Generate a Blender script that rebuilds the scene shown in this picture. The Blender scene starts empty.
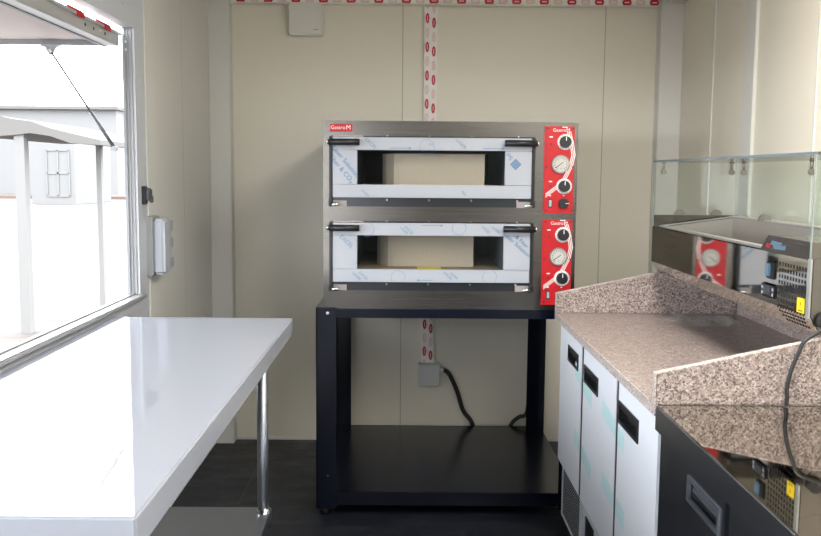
import bpy, bmesh, math, random
from mathutils import Vector, Matrix
random.seed(7)
C = bpy.context.scene.collection
D = bpy.data
PI = math.pi
# ---------------------------------------------------------------- camera
F = 890.0; CX, CY = 410.5, 268.0; H = 1.28
MR = (Matrix.Rotation(math.radians(-0.34), 3, 'Z') @ Matrix.Rotation(PI/2 - math.radians(6.03), 3, 'X')
      @ Matrix.Rotation(math.radians(0.47), 3, 'Z'))
cd = D.cameras.new('camera'); cam = D.objects.new('camera', cd); C.objects.link(cam)
cam.matrix_world = Matrix.Translation((0, 0, H)) @ MR.to_4x4()
cd.sensor_width = 36; cd.lens = 36*F/821; cd.clip_start = 0.02; cd.clip_end = 500
bpy.context.scene.camera = cam
def U(px, py, ax, v):
    """the point of the plane axis=v seen at a pixel: used to measure the place from the photo"""
    d = MR @ Vector(((px-CX)/F, -(py-CY)/F, -1)); o = Vector((0, 0, H))
    return o + d*((v-o[ax])/d[ax])
# ---------------------------------------------------------------- materials
def mat(name, col, rough=0.5, metal=0.0, spec=0.5, emit=None, coat=0):
    m = D.materials.new(name); m.use_nodes = True
    b = m.node_tree.nodes['Principled BSDF']
    b.inputs['Base Color'].default_value = (*col, 1); b.inputs['Roughness'].default_value = rough
    b.inputs['Metallic'].default_value = metal; b.inputs['Specular IOR Level'].default_value = spec
    b.inputs['Coat Weight'].default_value = coat
    return m
def N(m, t, **kw):
    n = m.node_tree.nodes.new(t)
    for k, v in kw.items():
        if k in n.inputs: n.inputs[k].default_value = v
        else: setattr(n, k, v)
    return n
def L(m, a, b): m.node_tree.links.new(a, b)
def bsdf(m): return m.node_tree.nodes['Principled BSDF']
def ramp(m, fac, stops):
    r = N(m, 'ShaderNodeValToRGB'); e = r.color_ramp.elements
    while len(e) < len(stops): e.new(0.5)
    for i, (p, c) in enumerate(stops): e[i].position = p; e[i].color = (*c, 1)
    L(m, fac, r.inputs['Fac']); return r.outputs['Color']
def coords(m, scale=(1, 1, 1)):
    t = N(m, 'ShaderNodeTexCoord'); mp = N(m, 'ShaderNodeMapping'); mp.inputs['Scale'].default_value = scale
    L(m, t.outputs['Object'], mp.inputs['Vector']); return mp.outputs['Vector']
def noise(m, vec, scale, detail=4, rough=0.6):
    n = N(m, 'ShaderNodeTexNoise'); n.inputs['Scale'].default_value = scale
    n.inputs['Detail'].default_value = detail; n.inputs['Roughness'].default_value = rough
    L(m, vec, n.inputs['Vector']); return n.outputs['Fac']
def bump(m, fac, strength, dist=0.001):
    b = N(m, 'ShaderNodeBump'); b.inputs['Strength'].default_value = strength; b.inputs['Distance'].default_value = dist
    L(m, fac, b.inputs['Height']); L(m, b.outputs['Normal'], bsdf(m).inputs['Normal'])
def mathn(m, op, a, b=None):
    n = N(m, 'ShaderNodeMath', operation=op)
    for i, v in enumerate((a, b)):
        if v is None: continue
        if isinstance(v, (int, float)): n.inputs[i].default_value = v
        else: L(m, v, n.inputs[i])
    return n.outputs[0]

def panel_mat(name, col, axis, seams, w=0.0016):
    """coated sandwich panel with fine joints at given positions"""
    m = mat(name, col, 0.42)
    t = N(m, 'ShaderNodeTexCoord'); s = N(m, 'ShaderNodeSeparateXYZ'); L(m, t.outputs['Object'], s.inputs[0])
    acc = None
    for p in seams:
        d = mathn(m, 'LESS_THAN', mathn(m, 'ABSOLUTE', mathn(m, 'SUBTRACT', s.outputs[axis], p)), w)
        acc = d if acc is None else mathn(m, 'MAXIMUM', acc, d)
    mx = N(m, 'ShaderNodeMix', data_type='RGBA')
    mx.inputs['A'].default_value = (*col, 1); mx.inputs['B'].default_value = (*[c*0.45 for c in col], 1)
    if acc is not None: L(m, acc, mx.inputs['Factor'])
    else: mx.inputs['Factor'].default_value = 0
    L(m, mx.outputs['Result'], bsdf(m).inputs['Base Color'])
    n = noise(m, coords(m, (1, 1, 0.35)), 3.0, 2)
    bump(m, n, 0.25, 0.02)
    return m
WALLC = (0.81, 0.77, 0.665)
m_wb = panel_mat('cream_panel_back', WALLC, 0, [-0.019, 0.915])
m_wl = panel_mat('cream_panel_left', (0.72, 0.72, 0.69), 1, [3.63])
m_wr = panel_mat('cream_panel_right', WALLC, 1, [3.30, 2.3], 0.002)
m_trim = mat('cream_trim', (0.73, 0.73, 0.70), 0.4)
m_ceil = mat('ceiling_white', (0.7, 0.69, 0.64), 0.5)
m_white_alu = mat('white_aluminium', (0.58, 0.61, 0.66), 0.32)
m_frame = mat('window_aluminium', (0.31, 0.32, 0.34), 0.35)
m_alu = mat('raw_aluminium', (0.66, 0.67, 0.69), 0.35, 0.7)

m_floor = mat('dark_floor', (0.018, 0.022, 0.034), 0.32)
_v = coords(m_floor); _n = noise(m_floor, coords(m_floor, (1, 2.2, 1)), 5.5, 8, 0.75)
L(m_floor, ramp(m_floor, _n, [(0.0, (0.008, 0.011, 0.021)), (0.52, (0.010, 0.013, 0.022)), (0.66, (0.03, 0.031, 0.034)), (1, (0.07, 0.07, 0.07))]), bsdf(m_floor).inputs['Base Color'])
L(m_floor, ramp(m_floor, _n, [(0.3, (0.28,)*3), (0.7, (0.6,)*3)]), bsdf(m_floor).inputs['Roughness'])

def steel(name, col, rough, stretch, amt=0.12, metal=1.0):
    m = mat(name, col, rough, metal)
    n = noise(m, coords(m, stretch), 1.0, 3, 0.6)
    L(m, ramp(m, n, [(0.2, (rough-amt*0.5,)*3), (0.8, (rough+amt*0.5,)*3)]), bsdf(m).inputs['Roughness'])
    if stretch[2] < 400: bump(m, n, 0.08, 0.0004)
    return m
m_steel = steel('brushed_steel', (0.165, 0.153, 0.14), 0.24, (3, 3, 500))
m_steelh = steel('polished_steel', (0.52, 0.50, 0.46), 0.045, (2, 2, 2), 0.02)
m_counter = steel('counter_steel', (0.50, 0.47, 0.42), 0.035, (2, 2, 2), 0.02)
m_doorst = steel('door_steel', (0.40, 0.42, 0.47), 0.25, (2, 2, 450), 0.04)
m_well = mat('satin_well_steel', (0.36, 0.335, 0.31), 0.4, 0.5)
m_dull = mat('dull_film', (0.36, 0.33, 0.32), 0.35)
m_slot = mat('slot_steel', (0.055, 0.058, 0.065), 0.25, 0.8)
m_rimst = mat('rim_steel', (0.42, 0.42, 0.42), 0.35, 0.6)
m_box = mat('light_grey_plastic', (0.62, 0.64, 0.64), 0.45)
m_chrome = mat('chrome', (0.75, 0.75, 0.75), 0.15, 1)
m_leg = mat('tube_steel', (0.34, 0.36, 0.40), 0.38, 1)
m_film = mat('white_film', (0.40, 0.425, 0.475), 0.3)
m_filmdoor = mat('white_door_film', (0.80, 0.84, 0.92), 0.35)
m_tablefilm = mat('glossy_table_film', (0.34, 0.365, 0.43), 0.03, 0, 0.75)
_n = noise(m_tablefilm, coords(m_tablefilm), 9, 3); bump(m_tablefilm, _n, 0.025, 0.01)
m_black = mat('black_powder_coat', (0.0022, 0.0038, 0.011), 0.22, 0, 0.4)
m_blackp = mat('black_plastic', (0.012, 0.013, 0.016), 0.35)
m_rubber = mat('black_rubber', (0.012, 0.012, 0.014), 0.5)
m_dark = mat('cavity_dark', (0.11, 0.12, 0.15), 0.45, 0.0)
m_hole = mat('opening_dark', (0.004, 0.004, 0.004), 0.8)
m_stone = mat('refractory_stone', (0.34, 0.24, 0.18), 0.9)
m_card = mat('cardboard', (0.50, 0.40, 0.34), 0.85)
_w = N(m_card, 'ShaderNodeTexWave'); _w.inputs['Scale'].default_value = 60; L(m_card, coords(m_card), _w.inputs['Vector'])
L(m_card, ramp(m_card, _w.outputs['Fac'], [(0, (0.46, 0.365, 0.31)), (1, (0.53, 0.425, 0.365))]), bsdf(m_card).inputs['Base Color'])
m_red = mat('signal_red', (0.50, 0.003, 0.010), 0.45)
m_white = mat('white_print', (0.85, 0.85, 0.85), 0.4)
m_whitep = mat('white_plastic', (0.74, 0.73, 0.68), 0.4)
m_greyp = mat('grey_plastic', (0.42, 0.44, 0.46), 0.45)
m_blue = mat('blue_print', (0.05, 0.17, 0.36), 0.5)
m_bluef = mat('faint_blue_print', (0.10, 0.21, 0.34), 0.5)
m_teal = mat('teal_print', (0.58, 0.82, 0.86), 0.4)
m_yellow = mat('yellow_label', (0.85, 0.62, 0.01), 0.45)
m_sticker = mat('blue_sticker', (0.09, 0.17, 0.25), 0.35)
m_pink = mat('pale_flap_panel', (0.66, 0.58, 0.56), 0.5)
m_dial = mat('dial_white', (0.52, 0.52, 0.49), 0.5)
m_clamp = mat('clamp_metal', (0.28, 0.26, 0.23), 0.3, 0.9)
m_ring = mat('gauge_ring', (0.32, 0.32, 0.31), 0.3, 0.8)
m_lcd = mat('lcd_window', (0.05, 0.06, 0.07), 0.15)

m_gran = mat('pink_granite', (0.5, 0.4, 0.35), 0.28)
_v = coords(m_gran)
_vo = N(m_gran, 'ShaderNodeTexVoronoi'); _vo.inputs['Scale'].default_value = 290; L(m_gran, _v, _vo.inputs['Vector'])
_s = N(m_gran, 'ShaderNodeSeparateColor'); L(m_gran, _vo.outputs['Color'], _s.inputs[0])
_c1 = ramp(m_gran, _s.outputs[0], [(0.0, (0.09, 0.075, 0.075)), (0.14, (0.15, 0.12, 0.115)), (0.35, (0.29, 0.225, 0.205)), (0.62, (0.37, 0.295, 0.27)), (0.85, (0.47, 0.40, 0.37)), (1.0, (0.55, 0.49, 0.455))])
_c2 = ramp(m_gran, noise(m_gran, _v, 60, 5, 0.7), [(0.35, (0.72,)*3), (0.65, (1.1,)*3)])
_mx = N(m_gran, 'ShaderNodeMix', data_type='RGBA', blend_type='MULTIPLY'); _mx.inputs['Factor'].default_value = 1
L(m_gran, _c1, _mx.inputs['A']); L(m_gran, _c2, _mx.inputs['B']); L(m_gran, _mx.outputs['Result'], bsdf(m_gran).inputs['Base Color'])

def glassmat(name, tint, gloss=0.0):
    m = D.materials.new(name); m.use_nodes = True; nt = m.node_tree; nt.nodes.clear()
    o = nt.nodes.new('ShaderNodeOutputMaterial'); mx = nt.nodes.new('ShaderNodeMixShader')
    t = nt.nodes.new('ShaderNodeBsdfTransparent'); t.inputs[0].default_value = (*tint, 1)
    g = nt.nodes.new('ShaderNodeBsdfGlossy'); g.inputs['Roughness'].default_value = 0.02
    f = nt.nodes.new('ShaderNodeFresnel'); ge = nt.nodes.new('ShaderNodeNewGeometry'); mt = nt.nodes.new('ShaderNodeMath'); mt.operation = 'MULTIPLY_ADD'
    mt.inputs[1].default_value = 1/1.45-1.45; mt.inputs[2].default_value = 1.45     # same reflectance from either side of the pane
    nt.links.new(ge.outputs['Backfacing'], mt.inputs[0]); nt.links.new(mt.outputs[0], f.inputs['IOR'])
    nt.links.new(f.outputs[0], mx.inputs[0]); nt.links.new(t.outputs[0], mx.inputs[1]); nt.links.new(g.outputs[0], mx.inputs[2])
    nt.links.new(mx.outputs[0], o.inputs[0]); return m
m_glass = glassmat('clear_glass', (0.93, 0.96, 0.945))
m_glassedge = mat('glass_edge', (0.16, 0.21, 0.24), 0.15)
m_glassedgel = mat('glass_edge_light', (0.28, 0.33, 0.31), 0.15)
m_bag = D.materials.new('clear_plastic_film'); m_bag.use_nodes = True
_nt = m_bag.node_tree; _b = bsdf(m_bag); _b.inputs['Base Color'].default_value = (0.9, 0.9, 0.88, 1); _b.inputs['Roughness'].default_value = 0.15; _b.inputs['Alpha'].default_value = 0.2

def tape_mat(name, along, across, la, lc, o_al, o_ac, stagger, base=(0.90, 0.86, 0.83)):
    """white tape printed with rows of red ovals, every second one faded; object coordinates in metres"""
    m = mat(name, base, 0.45)
    t = N(m, 'ShaderNodeTexCoord'); s = N(m, 'ShaderNodeSeparateXYZ'); L(m, t.outputs['Object'], s.inputs[0])
    a = s.outputs[along]; c = s.outputs[across]
    col = None; prev = None
    colsock = None
    for k, oc in enumerate(o_ac):
        aa = mathn(m, 'DIVIDE', mathn(m, 'ADD', a, 50*la + o_al + k*stagger), la)
        fr = mathn(m, 'SUBTRACT', mathn(m, 'FRACT', aa), 0.5)
        par = mathn(m, 'LESS_THAN', mathn(m, 'FRACT', mathn(m, 'MULTIPLY', aa, 0.5)), 0.5)
        u = mathn(m, 'DIVIDE', mathn(m, 'MULTIPLY', fr, la), lc[0]); v = mathn(m, 'DIVIDE', mathn(m, 'SUBTRACT', c, oc), lc[1])
        r2 = mathn(m, 'ADD', mathn(m, 'MULTIPLY', u, u), mathn(m, 'MULTIPLY', v, v))
        ins = mathn(m, 'LESS_THAN', r2, 1.0)
        line = mathn(m, 'MULTIPLY', mathn(m, 'LESS_THAN', mathn(m, 'ABSOLUTE', v), 0.15), mathn(m, 'LESS_THAN', mathn(m, 'ABSOLUTE', u), 0.5))
        ins = mathn(m, 'MULTIPLY', ins, mathn(m, 'SUBTRACT', 1.0, mathn(m, 'MULTIPLY', line, 0.75)))
        w = mathn(m, 'MULTIPLY', ins, mathn(m, 'ADD', mathn(m, 'MULTIPLY', par, 0.72), 0.28))
        col = w if col is None else mathn(m, 'MAXIMUM', col, w)
    mx = N(m, 'ShaderNodeMix', data_type='RGBA')
    mx.inputs['A'].default_value = (*base, 1); mx.inputs['B'].default_value = (0.58, 0.012, 0.03, 1)
    L(m, col, mx.inputs['Factor']); L(m, mx.outputs['Result'], bsdf(m).inputs['Base Color'])
    return m
# ---------------------------------------------------------------- mesh helpers
class MB:
    def __init__(s): s.bm = bmesh.new(); s.mats = []
    def mi(s, m):
        if m not in s.mats: s.mats.append(m)
        return s.mats.index(m)
    def box(s, x0, x1, y0, y1, z0, z1, m, bev=0.0, rot=None, seg=2):
        t = bmesh.new(); bmesh.ops.create_cube(t, size=1)
        c = Vector(((x0+x1)/2, (y0+y1)/2, (z0+z1)/2))
        for v in t.verts: v.co = Vector((v.co.x*abs(x1-x0), v.co.y*abs(y1-y0), v.co.z*abs(z1-z0)))
        if bev: bmesh.ops.bevel(t, geom=t.edges[:], offset=bev, segments=seg, affect='EDGES', clamp_overlap=True)
        for v in t.verts: v.co = (rot @ v.co if rot else v.co) + c
        s._merge(t, m); return s
    def _merge(s, t, m, smooth=False):
        i = s.mi(m); mp = {}
        for v in t.verts: mp[v] = s.bm.verts.new(v.co)
        for f in t.faces:
            try: g = s.bm.faces.new([mp[v] for v in f.verts]); g.material_index = i; g.smooth = smooth or f.smooth
            except ValueError: pass
        t.free()
    def cyl(s, a, b, r, m, r2=None, n=24, caps=True):
        a = Vector(a); b = Vector(b); d = b-a; q = d.to_track_quat('Z', 'Y').to_matrix()
        r2 = r if r2 is None else r2; i = s.mi(m); A = []; B = []
        for k in range(n):
            w = 2*PI*k/n; o = q @ Vector((math.cos(w), math.sin(w), 0))
            A.append(s.bm.verts.new(a+o*r)); B.append(s.bm.verts.new(b+o*r2))
        for k in range(n):
            f = s.bm.faces.new((A[k], A[(k+1) % n], B[(k+1) % n], B[k])); f.smooth = True; f.material_index = i
        if caps:
            f = s.bm.faces.new(A[::-1]); f.material_index = i
            f = s.bm.faces.new(B); f.material_index = i
        return s
    def tube(s, pts, r, m, n=12, sub=8):
        P = [Vector(p) for p in pts]; Q = []
        for k in range(len(P)-1):
            p0 = P[max(k-1, 0)]; p1 = P[k]; p2 = P[k+1]; p3 = P[min(k+2, len(P)-1)]
            for j in range(sub):
                t = j/sub
                Q.append(0.5*((2*p1)+(p2-p0)*t+(2*p0-5*p1+4*p2-p3)*t*t+(3*p1-p0-3*p2+p3)*t**3))
        Q.append(P[-1]); i = s.mi(m); rings = []; up = Vector((0.13, 0.2, 0.97))
        for k, q in enumerate(Q):
            d = (Q[min(k+1, len(Q)-1)]-Q[max(k-1, 0)]).normalized()
            x = d.cross(up); x = x.normalized() if x.length > 1e-4 else Vector((1, 0, 0)); y = d.cross(x)
            rings.append([s.bm.verts.new(q+r*(math.cos(2*PI*j/n)*x+math.sin(2*PI*j/n)*y)) for j in range(n)])
        for a, b in zip(rings, rings[1:]):
            for j in range(n):
                f = s.bm.faces.new((a[j], a[(j+1) % n], b[(j+1) % n], b[j])); f.smooth = True; f.material_index = i
        for rr in (rings[0], rings[-1][::-1]):
            f = s.bm.faces.new(rr); f.material_index = i
        return s
    def prism(s, poly, vec, m):
        """poly: list of 3d points (planar), extruded along vec"""
        i = s.mi(m); v = Vector(vec)
        A = [s.bm.verts.new(Vector(p)) for p in poly]; B = [s.bm.verts.new(Vector(p)+v) for p in poly]
        n = len(A)
        for f in [A[::-1], B]+[(A[k], A[(k+1) % n], B[(k+1) % n], B[k]) for k in range(n)]:
            g = s.bm.faces.new(f); g.material_index = i
        return s
    def plate(s, us, vs, holes, w0, w1, axis, m):
        """plate normal to axis with rectangular holes; us, vs: outer extents; the wall of each hole is closed"""
        U_ = sorted(set([us[0], us[1]]+[h[0] for h in holes]+[h[1] for h in holes]))
        V_ = sorted(set([vs[0], vs[1]]+[h[2] for h in holes]+[h[3] for h in holes]))
        i = s.mi(m)
        def hole(a, b): return any(h[0]-1e-6 <= a and b[0] <= h[1]+1e-6 and h[2]-1e-6 <= b[1] and b[2] <= h[3]+1e-6 for h in holes)
        nu, nv = len(U_)-1, len(V_)-1
        solid = [[not hole(U_[a], (U_[a+1], V_[b], V_[b+1])) for b in range(nv)] for a in range(nu)]
        cache = {}
        def vert(a, b, w):
            k = (a, b, w)
            if k not in cache:
                p = {0: (w, U_[a], V_[b]), 1: (U_[a], w, V_[b]), 2: (U_[a], V_[b], w)}[axis]
                cache[k] = s.bm.verts.new(p)
            return cache[k]
        def S(a, b): return 0 <= a < nu and 0 <= b < nv and solid[a][b]
        fs = []
        for a in range(nu):
            for b in range(nv):
                if not solid[a][b]: continue
                for w in (w0, w1): fs.append([vert(a, b, w), vert(a+1, b, w), vert(a+1, b+1, w), vert(a, b+1, w)])
                for (da, db, e) in ((-1, 0, ((a, b), (a, b+1))), (1, 0, ((a+1, b), (a+1, b+1))), (0, -1, ((a, b), (a+1, b))), (0, 1, ((a, b+1), (a+1, b+1)))):
                    if not S(a+da, b+db): fs.append([vert(*e[0], w0), vert(*e[1], w0), vert(*e[1], w1), vert(*e[0], w1)])
        for f in fs:
            g = s.bm.faces.new(f); g.material_index = i
        bmesh.ops.recalc_face_normals(s.bm, faces=s.bm.faces[:])
        return s
    def build(s, name, parent=None):
        bmesh.ops.recalc_face_normals(s.bm, faces=s.bm.faces[:])
        me = D.meshes.new(name); s.bm.to_mesh(me); s.bm.free()
        for m in s.mats: me.materials.append(m)
        o = D.objects.new(name, me); C.objects.link(o)
        if parent is not None: adopt(o, parent)
        return o
def wloc(o):
    v = Vector((0, 0, 0))
    while o is not None: v += o.location; o = o.parent
    return v
def adopt(o, parent):
    o.parent = parent
    o.matrix_parent_inverse = Matrix.Translation(-wloc_full(parent))
def wloc_full(o):
    return world_of(o).to_translation()
def world_of(o):
    m = o.matrix_basis.copy()
    if o.parent: m = world_of(o.parent) @ o.matrix_parent_inverse @ m
    return m
def tag(o, label=None, cat=None, group=None, kind=None):
    if label: o['label'] = label
    if cat: o['category'] = cat
    if group: o['group'] = group
    if kind: o['kind'] = kind
    return o
def empty(name, loc, label=None, cat=None, group=None, kind=None):
    o = D.objects.new(name, None); C.objects.link(o); o.location = loc; o.empty_display_size = 0.05
    return tag(o, label, cat, group, kind)
def struct(mb, name, parent=None):
    o = mb.build(name, parent)
    if parent is None: o['kind'] = 'structure'
    return o
def text_mesh(name, body, size, mtx, m, parent, ext=0.0003, space=1.0, shear=0.0, bold=0.0):
    cu = D.curves.new(name, 'FONT'); cu.body = body; cu.size = size; cu.extrude = ext; cu.align_x = 'CENTER'; cu.align_y = 'CENTER'
    cu.space_character = space; cu.shear = shear; cu.offset = bold
    o = D.objects.new(name, cu); C.objects.link(o); bpy.context.view_layer.update()
    me = D.meshes.new_from_object(o.evaluated_get(bpy.context.evaluated_depsgraph_get())); D.objects.remove(o)
    me.transform(mtx); me.materials.clear(); me.materials.append(m)
    n = D.objects.new(name, me); C.objects.link(n)
    if parent is not None: adopt(n, parent)
    return n
def TF(x, y, z, ang=0):   # text facing the camera side (-Y)
    return Matrix.Translation((x, y, z)) @ Matrix.Rotation(PI/2, 4, 'X') @ Matrix.Rotation(math.radians(ang), 4, 'Z')

# ================================================================= ROOM
XL, XR, YB, YF, ZC = -0.90, 1.255, 4.194, -2.2, 2.17
WY0, WY1, WZ0, WZ1 = -0.7, 2.965, 0.871, 1.745      # window opening
struct(MB().box(XL-0.05, XR+0.05, YF-0.05, YB+0.05, -0.06, 0, m_floor), 'floor')
o_ = MB()
for x in (-0.642,): o_.box(x-0.001, x+0.001, YF, YB-0.02, 0.0, 0.0008, mat('floor_seam', (0.10, 0.105, 0.12), 0.5))
tag(o_.build('trim_3'), kind='structure')
struct(MB().box(XL-0.05, XR+0.05, YF-0.05, YB+0.05, ZC, ZC+0.05, m_ceil), 'ceiling')
struct(MB().box(XL, XR, YB, YB+0.05, 0, ZC, m_wb), 'wall_back')
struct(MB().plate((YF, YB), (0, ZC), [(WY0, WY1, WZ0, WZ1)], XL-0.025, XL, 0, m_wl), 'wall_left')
struct(MB().plate((YF, YB), (0, ZC), [(-1.9, -1.0, 0.02, 1.9)], XR, XR+0.05, 0, m_wr), 'wall_right')  # side opening added behind the camera to bring in fill daylight
struct(MB().plate((XL, XR), (0, ZC), [(-0.87, -0.5, 0.02, 1.8)], YF-0.05, YF, 1, mat('dim_rear_wall', (0.10, 0.10, 0.10), 0.6)), 'wall_front')  # rear wall colour darkened to dim steel reflections; opening added for fill daylight
# corner posts
struct(MB().box(XL, -0.805, 4.12, YB, 0, ZC, m_trim, 0.003), 'trim_1')
struct(MB().box(1.152, XR, 4.12, YB, 0, ZC, m_trim, 0.003), 'trim_2')
struct(MB().box(-0.805, 1.152, YB-0.006, YB, 0, 0.012, m_trim), 'baseboard_back')
struct(MB().box(XL, XL+0.006, 3.2, 4.12, 0, 0.012, m_trim), 'baseboard_left')
# raised joint cover on the right wall, fine pale joints
struct(MB().box(XR-0.012, XR, 3.235, 3.345, 0, ZC, m_trim, 0.003), 'trim_4')
struct(MB().box(XR-0.004, XR, 3.695, 3.71, 0, ZC, m_trim, 0.001), 'trim_5')
struct(MB().box(XR-0.004, XR, 2.755, 2.768, 0, ZC, m_trim, 0.001), 'trim_6')
# upright cover strip beside the window
g = MB()
for z0, z1 in ((0, 0.915), (1.127, ZC)): g.box(XL, XL+0.010, 3.09, 3.205, z0, z1, m_trim, 0.002)
struct(g, 'trim_7')

# ---- window
win = empty('window_1', (XL, WY1, WZ0), kind='structure')
f = MB()
f.plate((WY0-0.07, WY1+0.045), (WZ0-0.05, WZ1+0.03), [(WY0, WY1, WZ0, WZ1)], XL-0.002, XL+0.012, 0, m_white_alu)
f.plate((WY0-0.12, WY1+0.125), (WZ0-0.10, WZ1+0.115), [(WY0-0.068, WY1+0.043, WZ0-0.048, WZ1+0.028)], XL-0.002, XL+0.006, 0, m_white_alu)
struct(f, 'window_frame', win)
j = MB()
j.box(XL-0.027, XL+0.004, WY1-0.006, WY1+0.001, WZ0, WZ1, m_frame)
j.box(XL-0.021, XL-0.017, WY1-0.012, WY1-0.005, WZ0, WZ1, m_frame)
j.box(XL-0.010, XL-0.007, WY1-0.010, WY1-0.005, WZ0, WZ1, m_frame)
for z in (1.70, 1.675): j.cyl((XL-0.014, WY1-0.006, z), (XL-0.014, WY1-0.009, z), 0.004, m_alu, n=12)
struct(j, 'window_jamb', win)
s_ = MB()
s_.box(XL-0.028, XL+0.03, WY0, WY1+0.02, WZ0-0.014, WZ0, m_frame, 0.003)
s_.box(XL-0.008, XL-0.004, WY0, WY1, WZ0, WZ0+0.004, m_frame)
struct(s_, 'window_sill', win)
sc_ = MB()
for (y, z) in ((WY1+0.06, 1.565), (WY1+0.055, 1.72), (WY1-0.1, WZ1+0.06), (WY1-0.6, WZ1+0.06)):
    sc_.cyl((XL+0.004, y, z), (XL+0.0085, y, z), 0.003, m_greyp, n=10)
struct(sc_, 'window_screw', win)

# ---- serving flap raised outside
FX, FY = XL-0.0285, 2.937
FD = -0.021
m_strut = mat('strut_grey', (0.10, 0.11, 0.12), 0.45)
fl = empty('serving_flap', (FX, FY, 1.679), 'raised pale serving flap with aluminium edge outside the window', 'flap')
MB().box(FX-0.95, FX-0.042, -0.7, FY, 1.701, 1.729, m_pink, 0.002).build('flap_panel', fl)
e_ = MB()
e_.box(FX-0.042, FX, -0.7, FY, 1.682, 1.725, m_alu, 0.002)
e_.box(FX, FX+0.006, -0.7, FY+0.01, 1.717, 1.725, m_alu)
e_.box(FX-0.05, FX-0.04, -0.7, FY, 1.679, 1.687, m_frame)
for i, y in enumerate((2.86, 2.80, 2.765, 2.70, 2.655, 2.63)):
    e_.cyl((FX-0.001, y, 1.701), (FX+0.0015, y, 1.701), 0.005, m_blackp if i % 2 else m_alu, n=12)
e_.build('hinge_profile', fl)
MB().box(FX-0.95, FX-0.042, FY-0.008, FY+0.004, 1.684, 1.701, m_frame, 0.001).box(FX-0.075, FX-0.06, -0.7, FY-0.01, 1.691, 1.701, m_frame).build('edge_trim', fl)
for y in (2.56, 2.79):
    tag(MB().box(FX+0.002, FX+0.0055, y-0.075, y+0.04, 1.725, 1.732, m_red).box(FX+0.0055, FX+0.0065, y-0.01, y+0.05, 1.713, 1.730, m_red).build('tape_strip', fl), 'torn red tape')
b_ = U(52, 47, 1, FY)
st = empty('gas_strut', (b_.x, FY, 1.669), 'thin grey gas strut holding up the flap outside the window', 'strut')
MB().box(b_.x-0.028, b_.x+0.028, FY-0.02, FY-0.002, 1.677, 1.684, m_greyp).prism([(b_.x-0.02, FY-0.012, 1.678), (b_.x+0.02, FY-0.012, 1.678), (b_.x+0.006, FY-0.012, 1.653), (b_.x-0.006, FY-0.012, 1.653)], (0, 0.004, 0), m_greyp).cyl((b_.x, FY-0.018, 1.663), (b_.x, FY-0.012, 1.663), 0.006, m_chrome).build('bracket', st)
e2 = Vector((-0.948, FY-0.012, 1.355)); e1 = Vector((b_.x, FY-0.012, 1.663)); md = e1.lerp(e2, 0.62)
MB().cyl(e1, md, 0.0034, m_strut).build('rod', st)
MB().cyl(md, e2, 0.0058, m_strut).cyl(e2-Vector((0, 0.008, 0)), e2+Vector((0, 0.012, 0)), 0.008, m_greyp).build('cylinder', st)

# ---- latch and wall lamp by the window
lt = empty('window_latch', (XL+0.006, 3.02, 1.2), 'small black latch on the white strip right of the window', 'latch')
MB().box(XL+0.006, XL+0.024, 3.005, 3.04, 1.170, 1.232, m_blackp, 0.003).build('plate', lt)
MB().box(XL+0.024, XL+0.040, 3.008, 3.037, 1.182, 1.225, m_blackp, 0.004).box(XL+0.036, XL+0.044, 3.012, 3.034, 1.176, 1.2, m_blackp, 0.002).build('lever', lt)
m_lens = mat('light_diffuser', (0.52, 0.56, 0.64), 0.35)
lp = empty('emergency_light', (XL+0.006, 3.13, 1.02), 'white upright rectangular wall light beside the window', 'wall light')
MB().box(XL, XL+0.026, 3.07, 3.19, 0.918, 1.124, m_greyp, 0.006).build('housing', lp)
MB().box(XL+0.024, XL+0.066, 3.075, 3.185, 0.924, 1.118, m_lens, 0.010, seg=3).build('diffuser', lp)
for z in (0.96, 1.03, 1.09): MB().box(XL+0.050, XL+0.069, 3.15, 3.188, z-0.018, z+0.018, m_greyp, 0.003).build('clip', lp)

# ================================================================= BACK WALL FITTINGS
m_tv = tape_mat('tape_vertical', 2, 0, 0.0645, (0.0235, 0.0088), 0.03225-1.861+0.129*20, (0.0935, 0.1235), 0.020)
m_th = tape_mat('tape_horizontal', 0, 2, 0.063, (0.0215, 0.018), 0.0315+0.760, (2.067,), 0.0)
m_tr = tape_mat('tape_right', 1, 2, 0.063, (0.0215, 0.012), 0.02, (2.072,), 0.0)
tr1 = tag(MB().box(0.079, 0.140, YB-0.022, YB, 0.385, 2.045, m_tv, 0.002).build('cable_trunking'), 'narrow upright cable trunking printed with red ovals behind the oven', 'trunking')
tr2 = tag(MB().box(-0.815, 1.152, YB-0.028, YB, 2.052, 2.105, m_th, 0.002).box(-0.815, 1.152, YB-0.034, YB-0.026, 2.046, 2.054, m_trim, 0.001).build('cable_trunking'), 'long horizontal cable trunking with red ovals along the top of the back wall', 'trunking')
tr3 = tag(MB().box(XR-0.075, XR-0.0, 2.6, 4.115, 2.060, 2.11, m_tr, 0.002).build('cable_trunking'), 'cable trunking with red ovals high on the right wall', 'trunking')
wb = empty('wall_box', (-0.465, YB, 1.98), 'square white electrical box at the top of the back wall', 'electrical box')
MB().box(-0.538, -0.385, YB-0.05, YB, 1.905, 2.045, m_whitep, 0.004).build('housing', wb)
MB().box(-0.538, -0.395, YB-0.060, YB-0.05, 1.910, 2.040, m_whitep, 0.003).build('lid', wb)
MB().box(-0.425, -0.404, YB-0.0615, YB-0.060, 1.926, 1.931, m_greyp).build('badge', wb)
jb = empty('junction_box', (0.118, YB, 0.33), 'small grey junction box on the back wall under the oven', 'junction box')
MB().box(0.066, 0.168, YB-0.045, YB, 0.278, 0.385, m_box, 0.004).build('housing', jb)
MB().box(0.068, 0.166, YB-0.053, YB-0.045, 0.280, 0.383, m_box, 0.003).build('lid', jb)
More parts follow.
